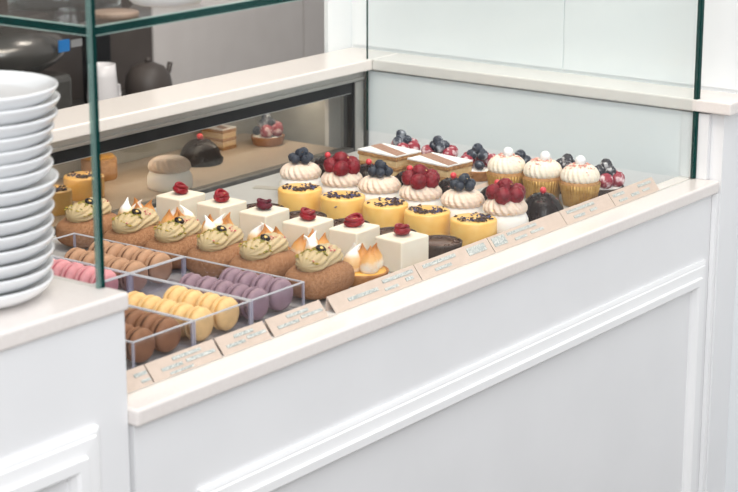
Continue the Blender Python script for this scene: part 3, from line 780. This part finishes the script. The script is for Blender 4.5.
# ------------------------------------------------------------------ staff side behind the back ledge
tp = tag(thing('tall_cupboard', (1.25, 2.25, -.9)), 'tall taupe cupboard standing behind the back ledge', 'cupboard')
MB().box(-.57, .18, 0, .55, 0, 2.4).build('cupboard_body', M['taupe'], tp)
MB().box(.186, .75, 0, .55, 0, 2.4).build('cupboard_door', M['taupe'], tp)
dk = tag(thing('dark_cupboard', (.35, 2.30, -.9)), 'dark brown cupboard to the left of the taupe cupboard', 'cupboard')
MB().box(-.32, .322, -.05, .5, 0, 2.4).build('cupboard_body', M['umber'], dk)
wb = tag(thing('back_counter', (.0, 1.85, -.9)), 'dark work counter on the staff side behind the ledge', 'counter')
MB().box(-1.4, .60, 0, .38, .735, .775).build('counter_slab', M['darksteel'], wb)
MB().box(-1.38, .58, .03, .38, 0, .735).build('counter_body', M['umber'], wb)
ZC = -.125
em = tag(thing('coffee_machine', (-.120, 2.03, ZC+.055)), 'grey metal coffee machine behind the glass corner', 'coffee machine')
MB().box(-.17, .135, -.10, .12, -.055, .10, .02, 3).build('machine_base', M['espresso'], em)
MB().ball((-.01, -.02, .175), .12, 40, 22, (1.35, .95, .58)).build('machine_body', M['espresso'], em)
MB().box(-.2, .135, -.02, .10, .21, .262, .014, 3).build('top_tray', M['umber'], em)
MB().box(.045, .085, -.137, -.1335, .172, .205).build('blue_sticker', M['bluetag'], em)['label'] = 'blue sticker'
MB().box(.10, .142, -.128, -.1245, .178, .198).build('grey_sticker', M['greytag'], em)['label'] = 'grey sticker'
MB().tube([(.0, -.10, .24), (.07, -.16, .235), (.14, -.17, .25)], .006).build('steam_pipe', M['steel'], em)
jg = tag(thing('milk_jug', (.165, 1.97, ZC)), 'small white jug beside the coffee machine', 'jug')
MB().lathe([(0, 0), (.032, 0), (.042, .01), (.046, .06), (.04, .12), (.038, .155), (.034, .155), (.036, .12), (.042, .06), (.038, .015), (0, .008)], 32).build('jug_body', M['bowl'], jg)
MB().tube([(.042, 0, .09), (.065, 0, .085), (.068, 0, .055), (.045, 0, .04)], .005).build('handle', M['bowl'], jg)
gr = tag(thing('coffee_grinder', (.315, 2.14, ZC)), 'black upright coffee grinder behind the white jug', 'grinder')
MB().box(-.035, .035, -.03, .03, 0, .21, .008).build('grinder_body', M['rubber'], gr)
MB().lathe([(.02, .21), (.034, .22), (.04, .27), (.038, .272), (0, .272)], 24).build('hopper', M['umber'], gr)
kt = tag(thing('kettle', (.45, 2.06, ZC)), 'dark rounded kettle in front of the dark brown cupboard', 'kettle')
MB().lathe([(0, 0), (.058, 0), (.068, .01), (.072, .04), (.066, .075), (.048, .10), (.02, .112), (0, .113)], 40).build('kettle_body', M['umber'], kt)
MB().ball((0, 0, .119), .009, 16, 10).build('lid_knob', M['umber'], kt)
MB().tube([(.066, -.0, .055), (.09, 0, .075), (.098, 0, .10)], .008).build('spout', M['umber'], kt)
sl = tag(MB().box(-1.4, .02, 2.28, 2.42, .10, .118, .003).build('wall_shelf', M['umber']), 'dark wall shelf behind the plates and glass corner', 'shelf')
sp = tag(MB().box(-1.4, .02, 2.43, 2.46, -.18, 1.2).build('brown_splashback', M['brownp']), 'brown splashback panel behind the stack of plates', 'panel')

# ------------------------------------------------------------------ light
W = bpy.data.worlds.new('daylight'); S.world = W; W.use_nodes = True
bg = W.node_tree.nodes['Background']; bg.inputs[0].default_value = (.97, .98, 1.0, 1); bg.inputs[1].default_value = .38
def area(name, loc, aim, size, sy, e, c):
    l = bpy.data.lights.new(name, 'AREA'); l.shape = 'RECTANGLE'; l.size = size; l.size_y = sy; l.energy = e; l.color = c
    o = bpy.data.objects.new(name, l); COL.objects.link(o); o.location = loc
    o.rotation_euler = (Vector(aim)-Vector(loc)).to_track_quat('-Z', 'Y').to_euler(); return o
area('window_light', (-4.6, -3.6, 2.2), (-.6, .2, .1), 3.2, 2.2, 145, (.96, .975, 1))
area('skylight', (-2.2, -1.6, 3.4), (-1.6, -.6, 0), 3.0, 2.4, 60, (.97, .98, 1))  # added overhead fill so the mouldings catch top light
area('ceiling_lamp', (-1.1, .35, 1.75), (-.85, .35, 0), 1.3, .5, 16, (1, .86, .70))
area('ceiling_lamp', (-.35, .2, 1.75), (-.4, .3, 0), .6, .4, 7, (1, .90, .78))
area('staff_lamp', (.5, 1.35, 1.6), (1.0, 2.2, .2), .5, .4, 9, (1, .93, .86))  # added fill, brightens the taupe cupboard and back ledge
area('cabinet_lamp', (-.9, 1.12, .072), (-.9, 1.12, -.06), 2.2, .05, 2.0, (1, .86, .70))  # added fill inside the closed cabinet, which would otherwise be dark

# ------------------------------------------------------------------ camera
cd = bpy.data.cameras.new('camera'); cam = bpy.data.objects.new('camera', cd); COL.objects.link(cam)
F = 1950.; pitch = math.radians(15.); a = math.atan2(1880-369, F/math.cos(pitch))
fh = Vector((math.cos(a), math.sin(a), 0)); right = Vector((math.sin(a), -math.cos(a), 0)); up = Vector((0, 0, 1))
fwd = fh*math.cos(pitch)-up*math.sin(pitch); cu = fh*math.sin(pitch)+up*math.cos(pitch)
mtx = Matrix((right, cu, -fwd)).transposed().to_4x4(); mtx.translation = Vector((-3.7862, -1.9381, .9682))
cam.matrix_world = mtx
cd.sensor_width = 36; cd.lens = F/738*36; cd.clip_start = .05
cd.dof.use_dof = True; cd.dof.focus_distance = 3.85; cd.dof.aperture_fstop = 7.0
S.camera = cam
S.view_settings.view_transform = 'Standard'; S.view_settings.look = 'None'; S.view_settings.gamma = 1; S.view_settings.exposure = .26
S.view_settings.use_curve_mapping = False
S.cycles.max_bounces = 16; S.cycles.transparent_max_bounces = 40; S.cycles.use_denoising = True
